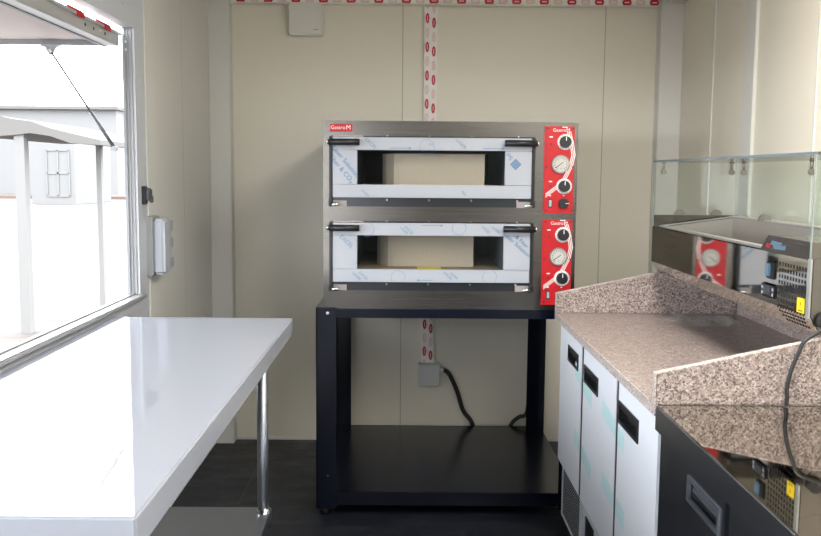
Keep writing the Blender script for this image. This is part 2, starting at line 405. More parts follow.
MB().cyl((0.166, YB-0.025, 0.355), (0.186, YB-0.025, 0.35), 0.011, m_box).build('gland', jb)
q = [U(*p, 1, YB-0.026) for p in ((441, 369), (449, 374), (457, 391), (463, 410), (471, 421))]
q = [Vector((0.184, YB-0.025, 0.352))]+q[1:]+[Vector((0.34, YB-0.026, 0.05)), Vector((0.38, YB-0.026, 0.012))]
tag(MB().tube(q, 0.0105, m_rubber).build('power_cable'), 'thick black cable hanging from the grey junction box', 'cable')
q = [Vector((0.625, YB-0.026, 0.62)), Vector((0.60, YB-0.026, 0.35)), U(527, 411, 1, YB-0.026), U(519, 417, 1, YB-0.026), U(512, 423, 1, YB-0.026), Vector((0.49, YB-0.026, 0.03))]
tag(MB().tube(q, 0.0095, m_rubber).build('power_cable'), 'black cable beside the right back leg of the oven stand', 'cable')

# ================================================================= OVEN STAND
SX0, SX1, SY0, SY1, SZ = -0.327, 0.655, 3.237, 4.143, 0.792
sd = empty('oven_stand', (0.16, 3.7, 0), 'black open metal stand with low shelf carrying the pizza oven', 'stand')
MB().box(SX0+0.004, SX1-0.004, SY0+0.004, SY1, SZ-0.006, SZ, m_steel).build('top_sheet', sd)
MB().box(SX0+0.002, SX1-0.002, SY0, SY0+0.03, SZ-0.040, SZ-0.006, m_black, 0.002).build('front_rail', sd)
MB().box(SX0+0.002, SX1-0.002, SY1-0.03, SY1, SZ-0.045, SZ-0.006, m_black, 0.002).build('rear_rail', sd)
for x in (SX0, SX1-0.004): MB().box(x, x+0.004, SY0+0.03, SY1-0.03, SZ-0.06, SZ-0.004, m_black).build('side_rail', sd)
w = 0.074
for sx, x in ((1, SX0), (-1, SX1)):
    for sy, y in ((1, SY0-0.003), (-1, SY1+0.003)):
        g = MB()
        g.box(min(x, x+sx*w), max(x, x+sx*w), min(y, y+sy*0.004), max(y, y+sy*0.004), 0.025, SZ-0.002, m_black)
        g.box(min(x, x+sx*0.004), max(x, x+sx*0.004), min(y, y+sy*w), max(y, y+sy*w), 0.025, SZ-0.002, m_black)
        lg = g.build('leg', sd)
        MB().cyl((x+sx*0.03, y+sy*0.03, 0), (x+sx*0.03, y+sy*0.03, 0.028), 0.020, m_rubber).build('foot', lg)
        if sy == 1:
            for z in (SZ-0.022, 0.155): MB().cyl((x+sx*0.043, y-0.003, z), (x+sx*0.043, y, z), 0.0055 if z > .5 else 0.003, m_chrome).build('bolt', lg)
zs = U(403, 491, 1, SY0+0.02).z
MB().box(SX0+0.005, SX1-0.005, SY0+0.006, SY1-0.004, zs-0.005, zs, m_black).box(SX0+0.07, SX1-0.07, SY0+0.003, SY0+0.010, zs-0.05, zs, m_black).box(SX0+0.07, SX1-0.07, SY1-0.012, SY1-0.004, zs-0.05, zs, m_black).build('shelf', sd)

# ================================================================= PIZZA OVEN
YO = 3.246                                     # front plane of the oven
OX0, OX1, OZ0, OZ1, OYB = -0.300, 0.622, SZ, 1.470, 4.10
ov = empty('pizza_oven', (0.16, 3.65, OZ0), 'stainless double deck pizza oven with red control panels on black stand', 'pizza oven')
def O(px, py, y=YO): return U(px, py, 1, y)
DZ = -(O(430, 138).z-O(430, 223.1).z)
wins = []
def zz(py): return O(430, py).z
def xx(px, py=165): return O(px, py).x
WX0, WX1 = xx(357.5), xx(504.5)
WZa, WZb = zz(184.6), zz(151)
FX0, FX1 = xx(333), xx(531)
FZ0, FZ1 = zz(197.8), zz(138)
body = MB()
holes = [(WX0-0.004, WX1+0.004, WZa-0.004+d, WZb+0.004+d) for d in (0, DZ)]
body.plate((OX0, OX1), (OZ0, OZ1), holes, YO, YO+0.004, 1, m_steel)
body.box(OX0, OX0+0.004, YO+0.004, OYB, OZ0, OZ1, m_steel).box(OX1-0.004, OX1, YO+0.004, OYB, OZ0, OZ1, m_steel)
body.box(OX0+0.004, OX1-0.004, YO+0.004, OYB, OZ1-0.004, OZ1, m_steel).box(OX0+0.004, OX1-0.004, YO+0.004, OYB, OZ0, OZ0+0.004, m_steel)
body.box(OX0+0.004, OX1-0.004, OYB-0.004, OYB, OZ0+0.004, OZ1-0.004, m_steel)
body.build('body', ov)
for d in (0, DZ):
    up = d == 0
    cv = MB()
    X0, X1, Z0, Z1 = WX0-0.004, WX1+0.004, WZa-0.004+d, WZb+0.004+d
    cv.box(X0-0.03, X0, YO+0.006, 3.98, Z0-0.02, Z1+0.02, m_dark).box(X1, X1+0.03, YO+0.006, 3.98, Z0-0.02, Z1+0.02, m_dark)
    cv.box(X0, X1, YO+0.006, 3.98, Z1, Z1+0.02, m_dark).box(X0, X1, 3.95, 3.98, Z0, Z1, m_dark)
    cv.box(X0, X1, YO+0.006, 3.95, Z0-0.02, Z0, m_stone)
    cv.build('cooking_chamber', ov)
    # door: film covered frame around a glass
    dr = empty('door', (FX0, YO, FZ0+d)); adopt(dr, ov); dr.location = Vector((FX0, YO, FZ0+d)); dr.matrix_parent_inverse = Matrix.Translation(-world_of(ov).to_translation())
    if not up: dr.name = 'door'
    y0 = YO-0.022
    fr = MB()
    fr.box(FX0, FX1, y0, YO-0.002, WZb+d+0.0015, FZ1+d, m_film, 0.0015)
    fr.box(FX0, FX1, y0, YO-0.002, FZ0+d, WZa+d-0.0015, m_film, 0.0015)
    fr.box(FX0, WX0, y0, YO-0.002, WZa+d-0.0005, WZb+d+0.0005, m_film, 0.0012)
    fr.box(WX1, FX1, y0, YO-0.002, WZa+d-0.0005, WZb+d+0.0005, m_film, 0.0012)
    fr.build('door_frame', dr)
    MB().box(WX0+0.0005, WX1-0.0005, YO-0.010, YO-0.006, WZa+d+0.0005, WZb+d-0.0005, m_glass).build('glass_pane', dr)
    # side arms
    for s, xe in ((-1, FX0), (1, FX1)):
        a = MB(); xa, xb = (xe-0.012, xe-0.002) if s < 0 else (xe+0.002, xe+0.012)
        a.box(xa, xb, y0-0.004, YO-0.001, FZ0+d-0.030, FZ1+d+0.004, m_blackp, 0.002)
        a.box(xa+s*0.002, xb+s*0.002, y0-0.012, YO-0.001, FZ0+d-0.034, FZ0+d-0.005, m_blackp, 0.003)
        a.build('side_arm', dr)
        h = MB()
        x0, x1 = (xe-0.012, xe+0.098) if s < 0 else (xe-0.100, xe+0.014)
        zc = zz(143.0)+d
        h.cyl((x0, y0-0.018, zc), (x1, y0-0.018, zc), 0.0118, m_blackp, n=20)
        h.box(x0, x0+0.02 if s < 0 else x0+0.012, y0-0.018, YO-0.002, zc-0.008, zc+0.008, m_blackp, 0.002) if s < 0 else h.box(x1-0.02, x1, y0-0.018, YO-0.002, zc-0.008, zc+0.008, m_blackp, 0.002)
        hd = h.build('handle', dr)
        xc = x0 if s < 0 else x1
        MB().cyl((xc+s*0.008, y0-0.018, zc), (xc, y0-0.018, zc), 0.008, m_chrome, 0.009).build('end_cap', hd)
        g = MB(); zb = FZ0+d-0.026
        g.cyl((xe+s*0.004, y0-0.006, zb), (xe-s*0.024, y0-0.006, zb), 0.0065, m_chrome).box(min(xe, xe-s*0.05), max(xe, xe-s*0.05), YO-0.004, YO-0.001, zb-0.008, zb+0.014, m_dull)
        g.build('hinge', dr)
    # dark slot under and thin rail over the door
    MB().box(FX0-0.002, FX1+0.002, YO-0.0025, YO-0.0005, FZ0+d-0.033, FZ0+d-0.001, m_slot).build('drip_channel', ov)
    t_ = MB(); t_.box(FX0-0.004, FX1+0.004, YO-0.006, YO-0.0005, FZ1+d+0.001, FZ1+d+0.006, m_slot)
    t_.box(FX0+0.0, FX0+0.11, YO-0.010, YO-0.006, FZ1+d+0.002, FZ1+d+0.006, m_dull)
    t_.build('top_rail', ov)
    for px in (387, 429, 471, 517):
        x = xx(px, 200)
        MB().cyl((x, YO-0.006, FZ0+d-0.009), (x, YO-0.0025, FZ0+d-0.009), 0.0042, m_chrome, n=14).build('screw', ov)
        MB().cyl((x, YO-0.009, FZ1+d+0.006), (x, YO-0.005, FZ1+d+0.006), 0.003, m_chrome, n=10).build('screw', ov)
    # prints on the protective film
    yt = y0-0.0006
    def txt(s, px, py, size, ang, m, name='film_print', **kw):
        p = O(px, py, yt); text_mesh(name, s, size, TF(p.x, yt, p.z, ang), m, dr, **kw)
    def circ(px, py, r):
        p = O(px, py, yt); g = MB(); n = 28
        for k in range(n):
            a, b = 2*PI*k/n, 2*PI*(k+1)/n
            if p.z+r*math.sin(a) > FZ1+d-0.002 or (p.z+r*math.sin(a) > WZa+d-0.004 and p.z < WZa+d): continue
            if p.z-abs(r) < FZ0 + d and p.z+r*math.sin(a) < FZ0+d+.002: continue
            g.prism([(p.x+q_*math.cos(c_), yt, p.z+q_*math.sin(c_)) for q_, c_ in ((r, a), (r, b), (r-0.0012, b), (r-0.0012, a))], (0, 0.0004, 0), m_bluef)
        g.build('film_print', dr)
    def arrow(px, py, ln, s=1, m=m_bluef):
        p = O(px, py, yt); g = MB()
        e = p.x+ln if s > 0 else p.x; o = p.x if s > 0 else p.x+ln
        g.prism([(o, yt, p.z-0.0009), (e, yt, p.z-0.0009), (e, yt, p.z-0.004), (e+s*0.009, yt, p.z), (e, yt, p.z+0.004), (e, yt, p.z+0.0009), (o, yt, p.z+0.0009)], (0, 0.0004, 0), m)
        g.build('film_print', dr)
    if up:
        txt('Laser Solution', 345.5, 161.5, 0.024, -50, m_blue); txt('Fiber & CO\u2082', 341.5, 169, 0.024, -50, m_blue)
        txt('EXCEL', 371, 143.5, 0.018, -42, m_bluef); txt('LASER', 461, 144, 0.017, -42, m_bluef)
        txt('film', 464, 193.5, 0.014, -42, m_bluef); arrow(390, 148, 0.068, 1); arrow(483, 148.5, 0.068, 1, m_blue)
        circ(427, 147, 0.027); txt('////', 432, 144.5, 0.013, 0, m_blue, shear=-0.8)
        txt('LASER', 365, 193, 0.013, -42, m_bluef); txt('Sol', 509.5, 156.5, 0.022, 130, m_blue)
        p = O(515.7, 164.5, yt); g = MB()      # diamond of small tiles
        for a in range(4):
            for b in range(4):
                u, v = (a-1.5)*0.0074, (b-1.5)*0.0074; cx, cz = p.x+(u-v)*0.72, p.z+(u+v)*0.72; r = 0.0044
                g.prism([(cx-r, yt, cz), (cx, yt, cz-r), (cx+r, yt, cz), (cx, yt, cz+r)], (0, 0.0004, 0), m_blue)
        g.build('film_print', dr)
    else:
        txt('EXCEL', 346.5, 241.5, 0.021, -42, m_bluef); txt('Laser Solution', 517, 245, 0.022, -42, m_blue); txt('& Fiber', 522, 242, 0.02, -42, m_blue)
        circ(367, 229.5, 0.026); circ(459, 228, 0.026); circ(398, 277.5, 0.026); circ(489.5, 277, 0.026)
        txt('EXCEL', 409, 230.5, 0.015, -42, m_bluef); txt('LASER', 404, 230.5, 0.013, -42, m_bluef); txt('LASER', 496, 230, 0.013, -42, m_bluef)
        txt('LASER', 356.5, 276, 0.014, -42, m_bluef); txt('EXCEL', 363.5, 276, 0.014, -42, m_bluef); txt('EXCEL', 448, 276, 0.014, -42, m_bluef); txt('LASER', 454, 276, 0.013, -42, m_bluef)
        arrow(419, 280.3, 0.05, -1); arrow(422, 225.5, 0.068, 1)
        txt('EXCEL', 486, 230, 0.013, -42, m_bluef)
    # control panel
    dp = 0 if up else -(O(560, 126.3).z-O(558, 219.4).z)
    e = O(545, 126.3); f_ = O(577, 214)
    pz1, pz0 = e.z+dp, O(545, 213.5).z+dp; px0, px1 = 0.4995, 0.6085
    cp = MB().box(px0, px1, YO-0.004, YO-0.0003, pz0, pz1, m_red, 0.001).build('control_panel', ov)
    def pp(px, py): q = O(px, py); return q.x, q.z+dp
    yp = YO-0.0042
    for (px, py, rk, rr) in ((565.2, 142.0, 0.0215, 0.0285), (563.9, 186.3, 0.0215, 0.0285)):
        x, z = pp(px, py); g = MB(); g.cyl((x, yp-0.0006, z), (x, yp+0.0003, z), rr, m_white, n=36)
        for k in range(16):
            a = 2*PI*k/16+0.1; c0, c1 = rr*0.83, rr*0.95
            g.prism([(x+c_*math.cos(a+t), yp-0.0012, z+c_*math.sin(a+t)) for c_, t in ((c0, -0.07), (c1, -0.06), (c1, 0.06), (c0, 0.07))], (0, 0.0006, 0), m_greyp)
        g.build('scale_ring', cp)
        k_ = MB().cyl((x, yp-0.020, z), (x, yp-0.0006, z), rk*0.9, m_blackp, rk, n=28).build('knob', cp)
        MB().box(x-0.0014, x+0.0014, yp-0.021, yp-0.0198, z+0.004, z+rk*0.85, m_white).build('pointer', k_)
    x, z = pp(563, 203.3); k_ = MB().cyl((x, yp-0.016, z), (x, yp-0.0004, z), 0.0175, m_blackp, 0.0185, n=28).build('knob', cp)
    MB().box(x+0.006, x+0.019, yp-0.0175, yp-0.0155, z-0.0014, z+0.0014, m_white).build('pointer', k_)
    x, z = pp(560.3, 164.2); g = MB().cyl((x, yp-0.008, z), (x, yp, z), 0.0325, m_ring, 0.033, n=40).build('thermometer', cp)
    MB().cyl((x, yp-0.0088, z), (x, yp-0.0079, z), 0.0275, m_dial, n=36).build('dial', g)
    MB().prism([(x-0.019, yp-0.0098, z-0.012), (x-0.017, yp-0.0098, z-0.014), (x+0.010, yp-0.0098, z+0.007), (x+0.008, yp-0.0098, z+0.008)], (0, 0.0006, 0), m_blackp).build('needle', g)
    g2 = MB()
    for k in range(15):
        a = math.radians(-50+k*20); c0, c1 = 0.020, 0.0245
        g2.prism([(x+c_*math.cos(a+t), yp-0.0094, z+c_*math.sin(a+t)) for c_, t in ((c0, -0.06), (c1, -0.05), (c1, 0.05), (c0, 0.06))], (0, 0.0005, 0), m_blackp)
    g2.build('dial_marks', g)
    text_mesh('dial_marks', '°C', 0.008, TF(x+0.001, yp-0.0095, z-0.017), m_blackp, g)
    x, z = pp(549.9, 203.3); k_ = MB().box(x-0.007, x+0.007, yp-0.002, yp+0.0002, z-0.0155, z+0.0155, m_blackp, 0.001).build('rocker_switch', cp)
    MB().box(x-0.0045, x+0.0045, yp-0.005, yp-0.002, z-0.012, z+0.012, m_greyp, 0.001).build('rocker', k_)
    for (px, py) in ((547.5, 128.5), (572.7, 128.8), (546, 167), (572.5, 167), (545.8, 210.5), (571.5, 210.8)):
        x, z = pp(px, py); MB().cyl((x, yp-0.0022, z), (x, yp, z), 0.0032, m_blackp, n=12).build('screw', cp)
    for (px, py) in ((551, 144), (550, 186)):
        x, z = pp(px, py); MB().cyl((x, yp-0.002, z), (x, yp, z), 0.0028, m_blackp, n=12).build('indicator', cp)
    for (px, py, w_) in ((551, 137, 0.006), (550.3, 181.5, 0.006), (549.8, 195.5, 0.004), (563.5, 195.5, 0.003)):
        x, z = pp(px, py); MB().box(x-w_, x+w_, yp-0.0006, yp, z-0.002, z+0.002, m_white).build('printed_mark', cp)
    x, z = pp(559.3, 130.3); text_mesh('printed_name', 'Gastro', 0.0165, TF(x, yp-0.0004, z), m_white, cp)
    x, z = pp(568, 130.3); text_mesh('printed_name', 'M', 0.018, TF(x, yp-0.0004, z), m_white, cp)
    x, z = pp(565, 127.3); MB().box(x-0.010, x+0.010, yp-0.0006, yp, z-0.0018, z+0.0018, m_white).build('printed_mark', cp)
    # flowing white stripes
    g = MB()
    for k in range(3):
        o_ = k*0.0058
        pts = [(569.5, 131.5), (572.2, 142), (574.0, 155), (571.5, 166), (567, 175), (564, 181)]
        W = []
        for (a, b) in pts:
            x, z = pp(a, b); W.append((x-o_+0.003, z))
        for a, b in zip(W, W[1:]):
            g.prism([(a[0]-0.0015, yp-0.0003, a[1]), (a[0]+0.0015, yp-0.0003, a[1]), (b[0]+0.0015, yp-0.0003, b[1]), (b[0]-0.0015, yp-0.0003, b[1])], (0, 0.0003, 0), m_white)
        W = []
        for (a, b) in ((563, 184), (555.5, 187), (545.3, 194.5)):
            x, z = pp(a, b); W.append((max(x, px0+0.0005), z-o_+0.002))
        for a, b in zip(W, W[1:]):
            g.prism([(a[0], yp-0.0003, a[1]-0.0015), (a[0], yp-0.0003, a[1]+0.0015), (b[0], yp-0.0003, b[1]+0.0015), (b[0], yp-0.0003, b[1]-0.0015)], (0, 0.0003, 0), m_white)
    g.build('printed_stripes', cp)
# red badge
a, b = O(330, 123.6), O(352.3, 131.6)
bd = MB().box(a.x, b.x, YO-0.003, YO-0.0003, b.z, a.z, m_red, 0.001).build('badge', ov)
text_mesh('badge_lettering', 'Gastro', 0.019, TF(a.x+0.029, YO-0.0034, (a.z+b.z)/2), m_white, bd)
text_mesh('badge_lettering', 'M', 0.023, TF(b.x-0.014, YO-0.0034, (a.z+b.z)/2), m_white, bd)
# cardboard sheets left inside the chambers
def insert(pa, pb, y, dy, z0, z1, label):
    x0, x1 = xx(pa), xx(pb); t = 0.006; xm = x0+0.05
    prof = [(x1, y), (xm+0.02, y), (xm, y+0.008), (x0+0.02, y+dy*0.6), (x0+0.006, y+dy), (x0+0.006+t, y+dy), (x0+0.02+t, y+dy*0.6), (xm+t, y+0.008+t), (xm+0.02, y+t), (x1, y+t)]
    tag(MB().prism([(a, b, z0) for a, b in prof], (0, 0, z1-z0), m_card).build('cardboard_insert'), label, 'cardboard')
insert(380, 485.5, YO+0.035, 0.10, WZa-0.0035, zz(153.5), 'beige cardboard insert behind the glass of the upper oven door')
insert(374, 477, YO+0.11, 0.10, WZa+DZ-0.0035, zz(152.5)+DZ, 'beige cardboard insert behind the glass of the lower oven door')
p = O(429, 266.3, YO+0.06)
tag(MB().box(p.x-0.044, p.x+0.044, YO+0.03, YO+0.10, WZa+DZ-0.0038, WZa+DZ-0.0025, m_yellow).build('yellow_notice'), 'thin yellow notice lying on the lower oven floor behind glass', 'notice')

# ================================================================= WORK TABLE (left)
TZ = 0.85
tb = empty('work_table', (-0.6, 1.85, 0), 'long white film-covered steel work table under the serving window', 'table')
MB().box(-0.868, -0.334, 1.075, 2.625, TZ-0.05, TZ, m_tablefilm, 0.0035, seg=3).build('tabletop', tb)
for (x, y) in ((-0.415, 2.55), (-0.80, 2.55), (-0.415, 1.16), (-0.80, 1.16)):
    lg = MB().cyl((x, y, 0.03), (x, y, TZ-0.05), 0.0165, m_leg, n=28).build('leg', tb)
    MB().cyl((x, y, 0), (x, y, 0.035), 0.014, m_rubber, 0.02).build('foot', lg)
zsh = 0.28
MB().box(-0.84, -0.395, 1.12, 2.59, zsh-0.035, zsh, m_leg, 0.003).build('undershelf', tb)
sl = MB()
for (x, y) in ((-0.415, 2.55), (-0.80, 2.55), (-0.415, 1.16), (-0.80, 1.16)): sl.cyl((x, y, zsh-0.045), (x, y, zsh+0.012), 0.0195, m_chrome)
sl.build('shelf_collar', tb)
MB().box(-0.80, -0.41, 1.10, 2.6, TZ-0.085, TZ-0.05, m_leg).build('underframe', tb)

# ================================================================= PIZZA PREP COUNTER (right)
GX, GY0, GY1, GZ = 0.519, 1.797, 3.016, 0.81
pc = empty('prep_counter', (0.85, 2.4, 0), 'refrigerated prep counter with three white film-covered doors under the granite worktop', 'counter')
DX = 0.529
bx = MB().box(0.555, 1.13, GY0+0.004, GY1-0.03, 0.11, GZ-0.028, m_steel).box(0.5535, 0.5555, GY0+0.004, 2.972, 0.31, GZ-0.03, m_rubber)
bx.build('body', pc)
doors = [(2.612, 2.972, 0.315), (2.172, 2.580, 0.315), (1.802, 2.146, 0.315)]
for i, (y0, y1, zb) in enumerate(doors):
    hz1, hz0 = 0.70, 0.62
    hy0, hy1 = {0: (2.66, 2.82), 1: (2.38, 2.56), 2: (1.957, 2.133)}[i]
    hz0, hz1 = {0: (0.690, 0.735), 1: (0.681, 0.727), 2: (0.680, 0.729)}[i]
    d_ = MB().plate((y0, y1), (zb, GZ-0.034), [(hy0-0.003, hy1+0.003, hz0-0.003, hz1+0.003)], DX, DX+0.024, 0, m_filmdoor).build('door', pc)
    h = MB().plate((hy0-0.003, hy1+0.003), (hz0-0.003, hz1+0.003), [(hy0+0.007, hy1-0.007, hz0+0.007, hz1-0.007)], DX-0.003, DX+0.018, 0, m_blackp)
    h.box(DX+0.018, DX+0.022, hy0+0.001, hy1-0.001, hz0+0.001, hz1-0.001, m_rubber)
    h.box(DX+0.0, DX+0.018, hy0+0.001, hy1-0.001, hz1-0.016, hz1-0.012, m_blackp)
    h.build('handle', d_)
    for (pa, pb) in (((575, 375), (591, 409)), ((602, 415), (623, 454)), ((574, 442), (590, 481)), ((601, 486), (623, 530))):
        A = U(*pa, 0, DX-0.0008); B = U(*pb, 0, DX-0.0008)
        lo, hi = max(min(A.y, B.y), y0+0.002), min(max(A.y, B.y), y1-0.002)
        if hi-lo < 0.02: continue
        def zat(y): return A.z+(B.z-A.z)*(y-A.y)/(B.y-A.y)
        MB().prism([(DX-0.0006, hi, zat(hi)), (DX-0.0006, lo, zat(lo)), (DX-0.0006, lo, zat(lo)+0.045), (DX-0.0006, hi, zat(hi)+0.045)], (0.0004, 0, 0), m_teal).build('film_print', d_)
gr = MB().box(0.545, 0.556, 2.62, 2.97, 0.115, 0.308, m_white_alu, 0.001)
for r in range(15):
    for c in range(18):
        gr.box(0.5435, 0.5455, 2.66+c*0.0155, 2.669+c*0.0155, 0.135+r*0.0105, 0.141+r*0.0105, m_hole)
gr.build('vent_grille', pc)
MB().box(0.545, 0.556, 1.80, 2.61, 0.115, 0.308, m_white_alu, 0.001).box(0.543, 0.546, 2.45, 2.56, 0.18, 0.27, m_blackp).build('lower_panel', pc)
MB().box(0.547, 0.562, GY0+0.004, 2.975, GZ-0.036, GZ-0.026, m_blackp).build('door_gasket', pc)
for ya, yb in ((2.147, 2.171), (2.581, 2.611)): MB().box(0.531, 0.553, ya, yb, 0.318, GZ-0.036, m_rubber).build('door_gasket', pc)
for (x, y) in ((0.60, 2.9), (1.06, 2.9), (0.60, 1.88), (1.06, 1.88)):
    c = MB().cyl((x, y, 0.085), (x, y, 0.112), 0.018, m_leg).build('caster', pc)
    MB().cyl((x-0.014, y, 0.043), (x+0.014, y, 0.043), 0.043, m_rubber).build('wheel', c)

wt = empty('granite_worktop', (0.8, 2.4, GZ), 'speckled pink-beige granite worktop with raised edges on three sides', 'worktop')
MB().box(GX, 1.165, GY0, GY1+0.022, GZ-0.026, GZ, m_gran, 0.0025).build('slab', wt)
m_grane = m_gran.copy(); m_grane.name = 'granite_lit_edge'  # paler granite copy: window light on the edges painted into the colour
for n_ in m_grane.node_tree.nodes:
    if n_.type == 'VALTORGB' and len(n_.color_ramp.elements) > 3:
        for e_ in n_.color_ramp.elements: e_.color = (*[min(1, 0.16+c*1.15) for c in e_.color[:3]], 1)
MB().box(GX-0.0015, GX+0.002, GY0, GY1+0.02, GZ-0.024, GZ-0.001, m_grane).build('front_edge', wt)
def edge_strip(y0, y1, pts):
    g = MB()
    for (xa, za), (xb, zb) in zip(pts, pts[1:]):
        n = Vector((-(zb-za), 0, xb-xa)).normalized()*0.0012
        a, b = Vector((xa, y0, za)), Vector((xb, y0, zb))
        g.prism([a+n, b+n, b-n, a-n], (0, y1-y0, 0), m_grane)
    g.build('lit_edge', wt)
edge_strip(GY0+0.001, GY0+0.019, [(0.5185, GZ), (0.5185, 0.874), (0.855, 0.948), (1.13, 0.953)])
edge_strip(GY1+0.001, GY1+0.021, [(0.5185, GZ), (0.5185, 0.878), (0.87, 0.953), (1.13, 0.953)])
def upst(y0, y1, pts, name):
    g = MB().prism([(x, y0, z) for x, z in pts], (0, y1-y0, 0), m_gran)
    bmesh.ops.bevel(g.bm, geom=g.bm.edges[:], offset=0.0025, segments=2, affect='EDGES')
    return g.build(name, wt)
upst(GY1, GY1+0.022, [(0.519, GZ), (0.519, 0.878), (0.87, 0.953), (1.14, 0.953), (1.14, GZ)], 'side_upstand')
upst(GY0, GY0+0.020, [(0.519, GZ), (0.519, 0.874), (0.855, 0.948), (1.14, 0.953), (1.14, GZ)], 'side_upstand')
MB().box(1.14, 1.165, GY0, GY1+0.022, GZ, 0.953, m_gran, 0.002).build('back_upstand', wt)

# clear plastic sheet lying on the granite
g = MB(); i = g.mi(m_bag); nx, ny = 26, 20; grid = []
pa = [U(*p, 2, GZ+0.004) for p in ((662, 323), (741, 331), (733, 318), (665, 314.5))]
for a in range(nx+1):
    row = []
    for b in range(ny+1):
        u, v = a/nx, b/ny
        p = (pa[0]*(1-u)+pa[1]*u)*(1-v)+(pa[3]*(1-u)+pa[2]*u)*v
        z = 0.004+0.011*abs(math.sin(u*7+v*3)*math.cos(v*5-u*4))*(0.4+0.6*math.sin(PI*u)) + random.uniform(0, 0.0022)
        if u > 0.85: z += 0.018*math.sin((u-0.85)/0.15*PI)*(1-v*0.6)
        row.append(g.bm.verts.new((p.x+0.01*math.sin(v*6), p.y+0.012*math.sin(u*9), GZ+z)))
    grid.append(row)
for a in range(nx):
    for b in range(ny):
        f = g.bm.faces.new((grid[a][b], grid[a+1][b], grid[a+1][b+1], grid[a][b+1])); f.smooth = True; f.material_index = i
tag(g.build('plastic_sheet'), 'crumpled clear plastic sheet lying on the granite worktop', 'plastic sheet')

# ================================================================= TOPPING UNIT
TX, TY0, TY1 = 0.838, 1.822, 3.014
TB, TBEND, TR, TBK = 0.955, 0.992, 1.112, 1.147
XB, XBK = 1.100, 1.135
tu = empty('topping_unit', (1.0, 2.4, TB), 'stainless refrigerated topping unit with glass guard on the granite upstands', 'topping unit')
g = MB()
# front skin with inward bent lip
g.prism([(TX, TY0, TBEND), (TX, TY0, TR), (TX+0.003, TY0, TR), (TX+0.003, TY0, TBEND)], (0, TY1-TY0, 0), m_steelh)
g.prism([(TX+0.022, TY0, TB), (TX, TY0, TBEND), (TX+0.003, TY0, TBEND), (TX+0.025, TY0, TB)], (0, TY1-TY0, 0), m_steelh)
g.build('front_panel', tu)
g = MB()
g.box(TX+0.026, XBK, TY0+0.002, TY1, TB, TB+0.003, m_steel)
prof = [(TX+0.003, TBEND), (TX+0.003, TR), (XB, TBK), (XBK, TBK+0.004), (XBK, TB), (TX+0.025, TB)]
g.prism([(x, TY1, z) for x, z in prof], (0, 0.004, 0), m_steel)
g.prism([(x, TY0, z) for x, z in prof], (0, -0.004, 0), m_steel)
g.box(XBK, XBK+0.003, TY0, TY1, TB, TBK+0.004, m_steel)
# sloped top around the well
W0, W1, WA, WB_ = TX+0.022, XB-0.012, 2.06, 2.955
def tz(x): return TR+(TBK-TR)*(x-TX)/(XB-TX)
def topq(x0, x1, y0, y1, m=m_steelh):
    g.prism([(x0, y0, tz(x0)-0.003), (x1, y0, tz(x1)-0.003), (x1, y0, tz(x1)), (x0, y0, tz(x0))], (0, y1-y0, 0), m)
topq(TX, W0, TY0, TY1); topq(W1, XBK, TY0, TY1); topq(W0, W1, TY0, WA); topq(W0, W1, WB_, TY1)
g.build('casing', tu)
g = MB()    # well
g.box(W0-0.002, W0, WA, WB_, 0.99, tz(W0)-0.001, m_well).box(W1, W1+0.002, WA, WB_, 0.99, tz(W1)-0.001, m_well)
for y in (WA-0.002, WB_): g.prism([(W0, y, 0.99), (W1, y, 0.99), (W1, y, tz(W1)-0.001), (W0, y, tz(W0)-0.001)], (0, 0.002, 0), m_well)
g.box(W0, W1, WA, WB_, 0.988, 0.990, m_well)
g.build('pan_well', tu)
g = MB(); t = 0.012
def rim(x0, x1, y0, y1): g.prism([(x0, y0, tz(x0)), (x1, y0, tz(x1)), (x1, y0, tz(x1)+0.003), (x0, y0, tz(x0)+0.003)], (0, y1-y0, 0), m_rimst)
rim(W0-t, W0, WA-t, WB_+t); rim(W1, W1+t, WA-t, WB_+t); rim(W0, W1, WB_, WB_+t); rim(W0, W1, WA-t, WA)
g.build('well_rim', tu)
# hood over the compressor end
g = MB(); HZ = 1.147
g.prism([(TX-0.001, 2.09, TR-0.002), (TX-0.001, 2.045, HZ), (TX-0.001, TY0-0.002, HZ), (TX-0.001, TY0-0.002, TR-0.002)], (XBK-TX, 0, 0), m_steel)
hd = g.build('compressor_cover', tu)
# blue sticker on the hood front
st_ = MB(); xs = TX-0.0018
def sx(px, py): q = U(px, py, 0, xs); return (xs, q.y, q.z)
for poly, m in (([(770, 244.5), (781, 246.5), (782, 243), (772, 240.5)], m_sticker), ([(774, 249), (785, 250.5), (786, 246), (773, 245)], m_sticker), ([(765.5, 246.5), (769.5, 248), (770.5, 245), (767, 243.5)], m_red)):
    st_.prism([sx(*q) for q in poly], (0.0006, 0, 0), m)
tag(st_.build('sticker', hd), 'torn blue sticker')
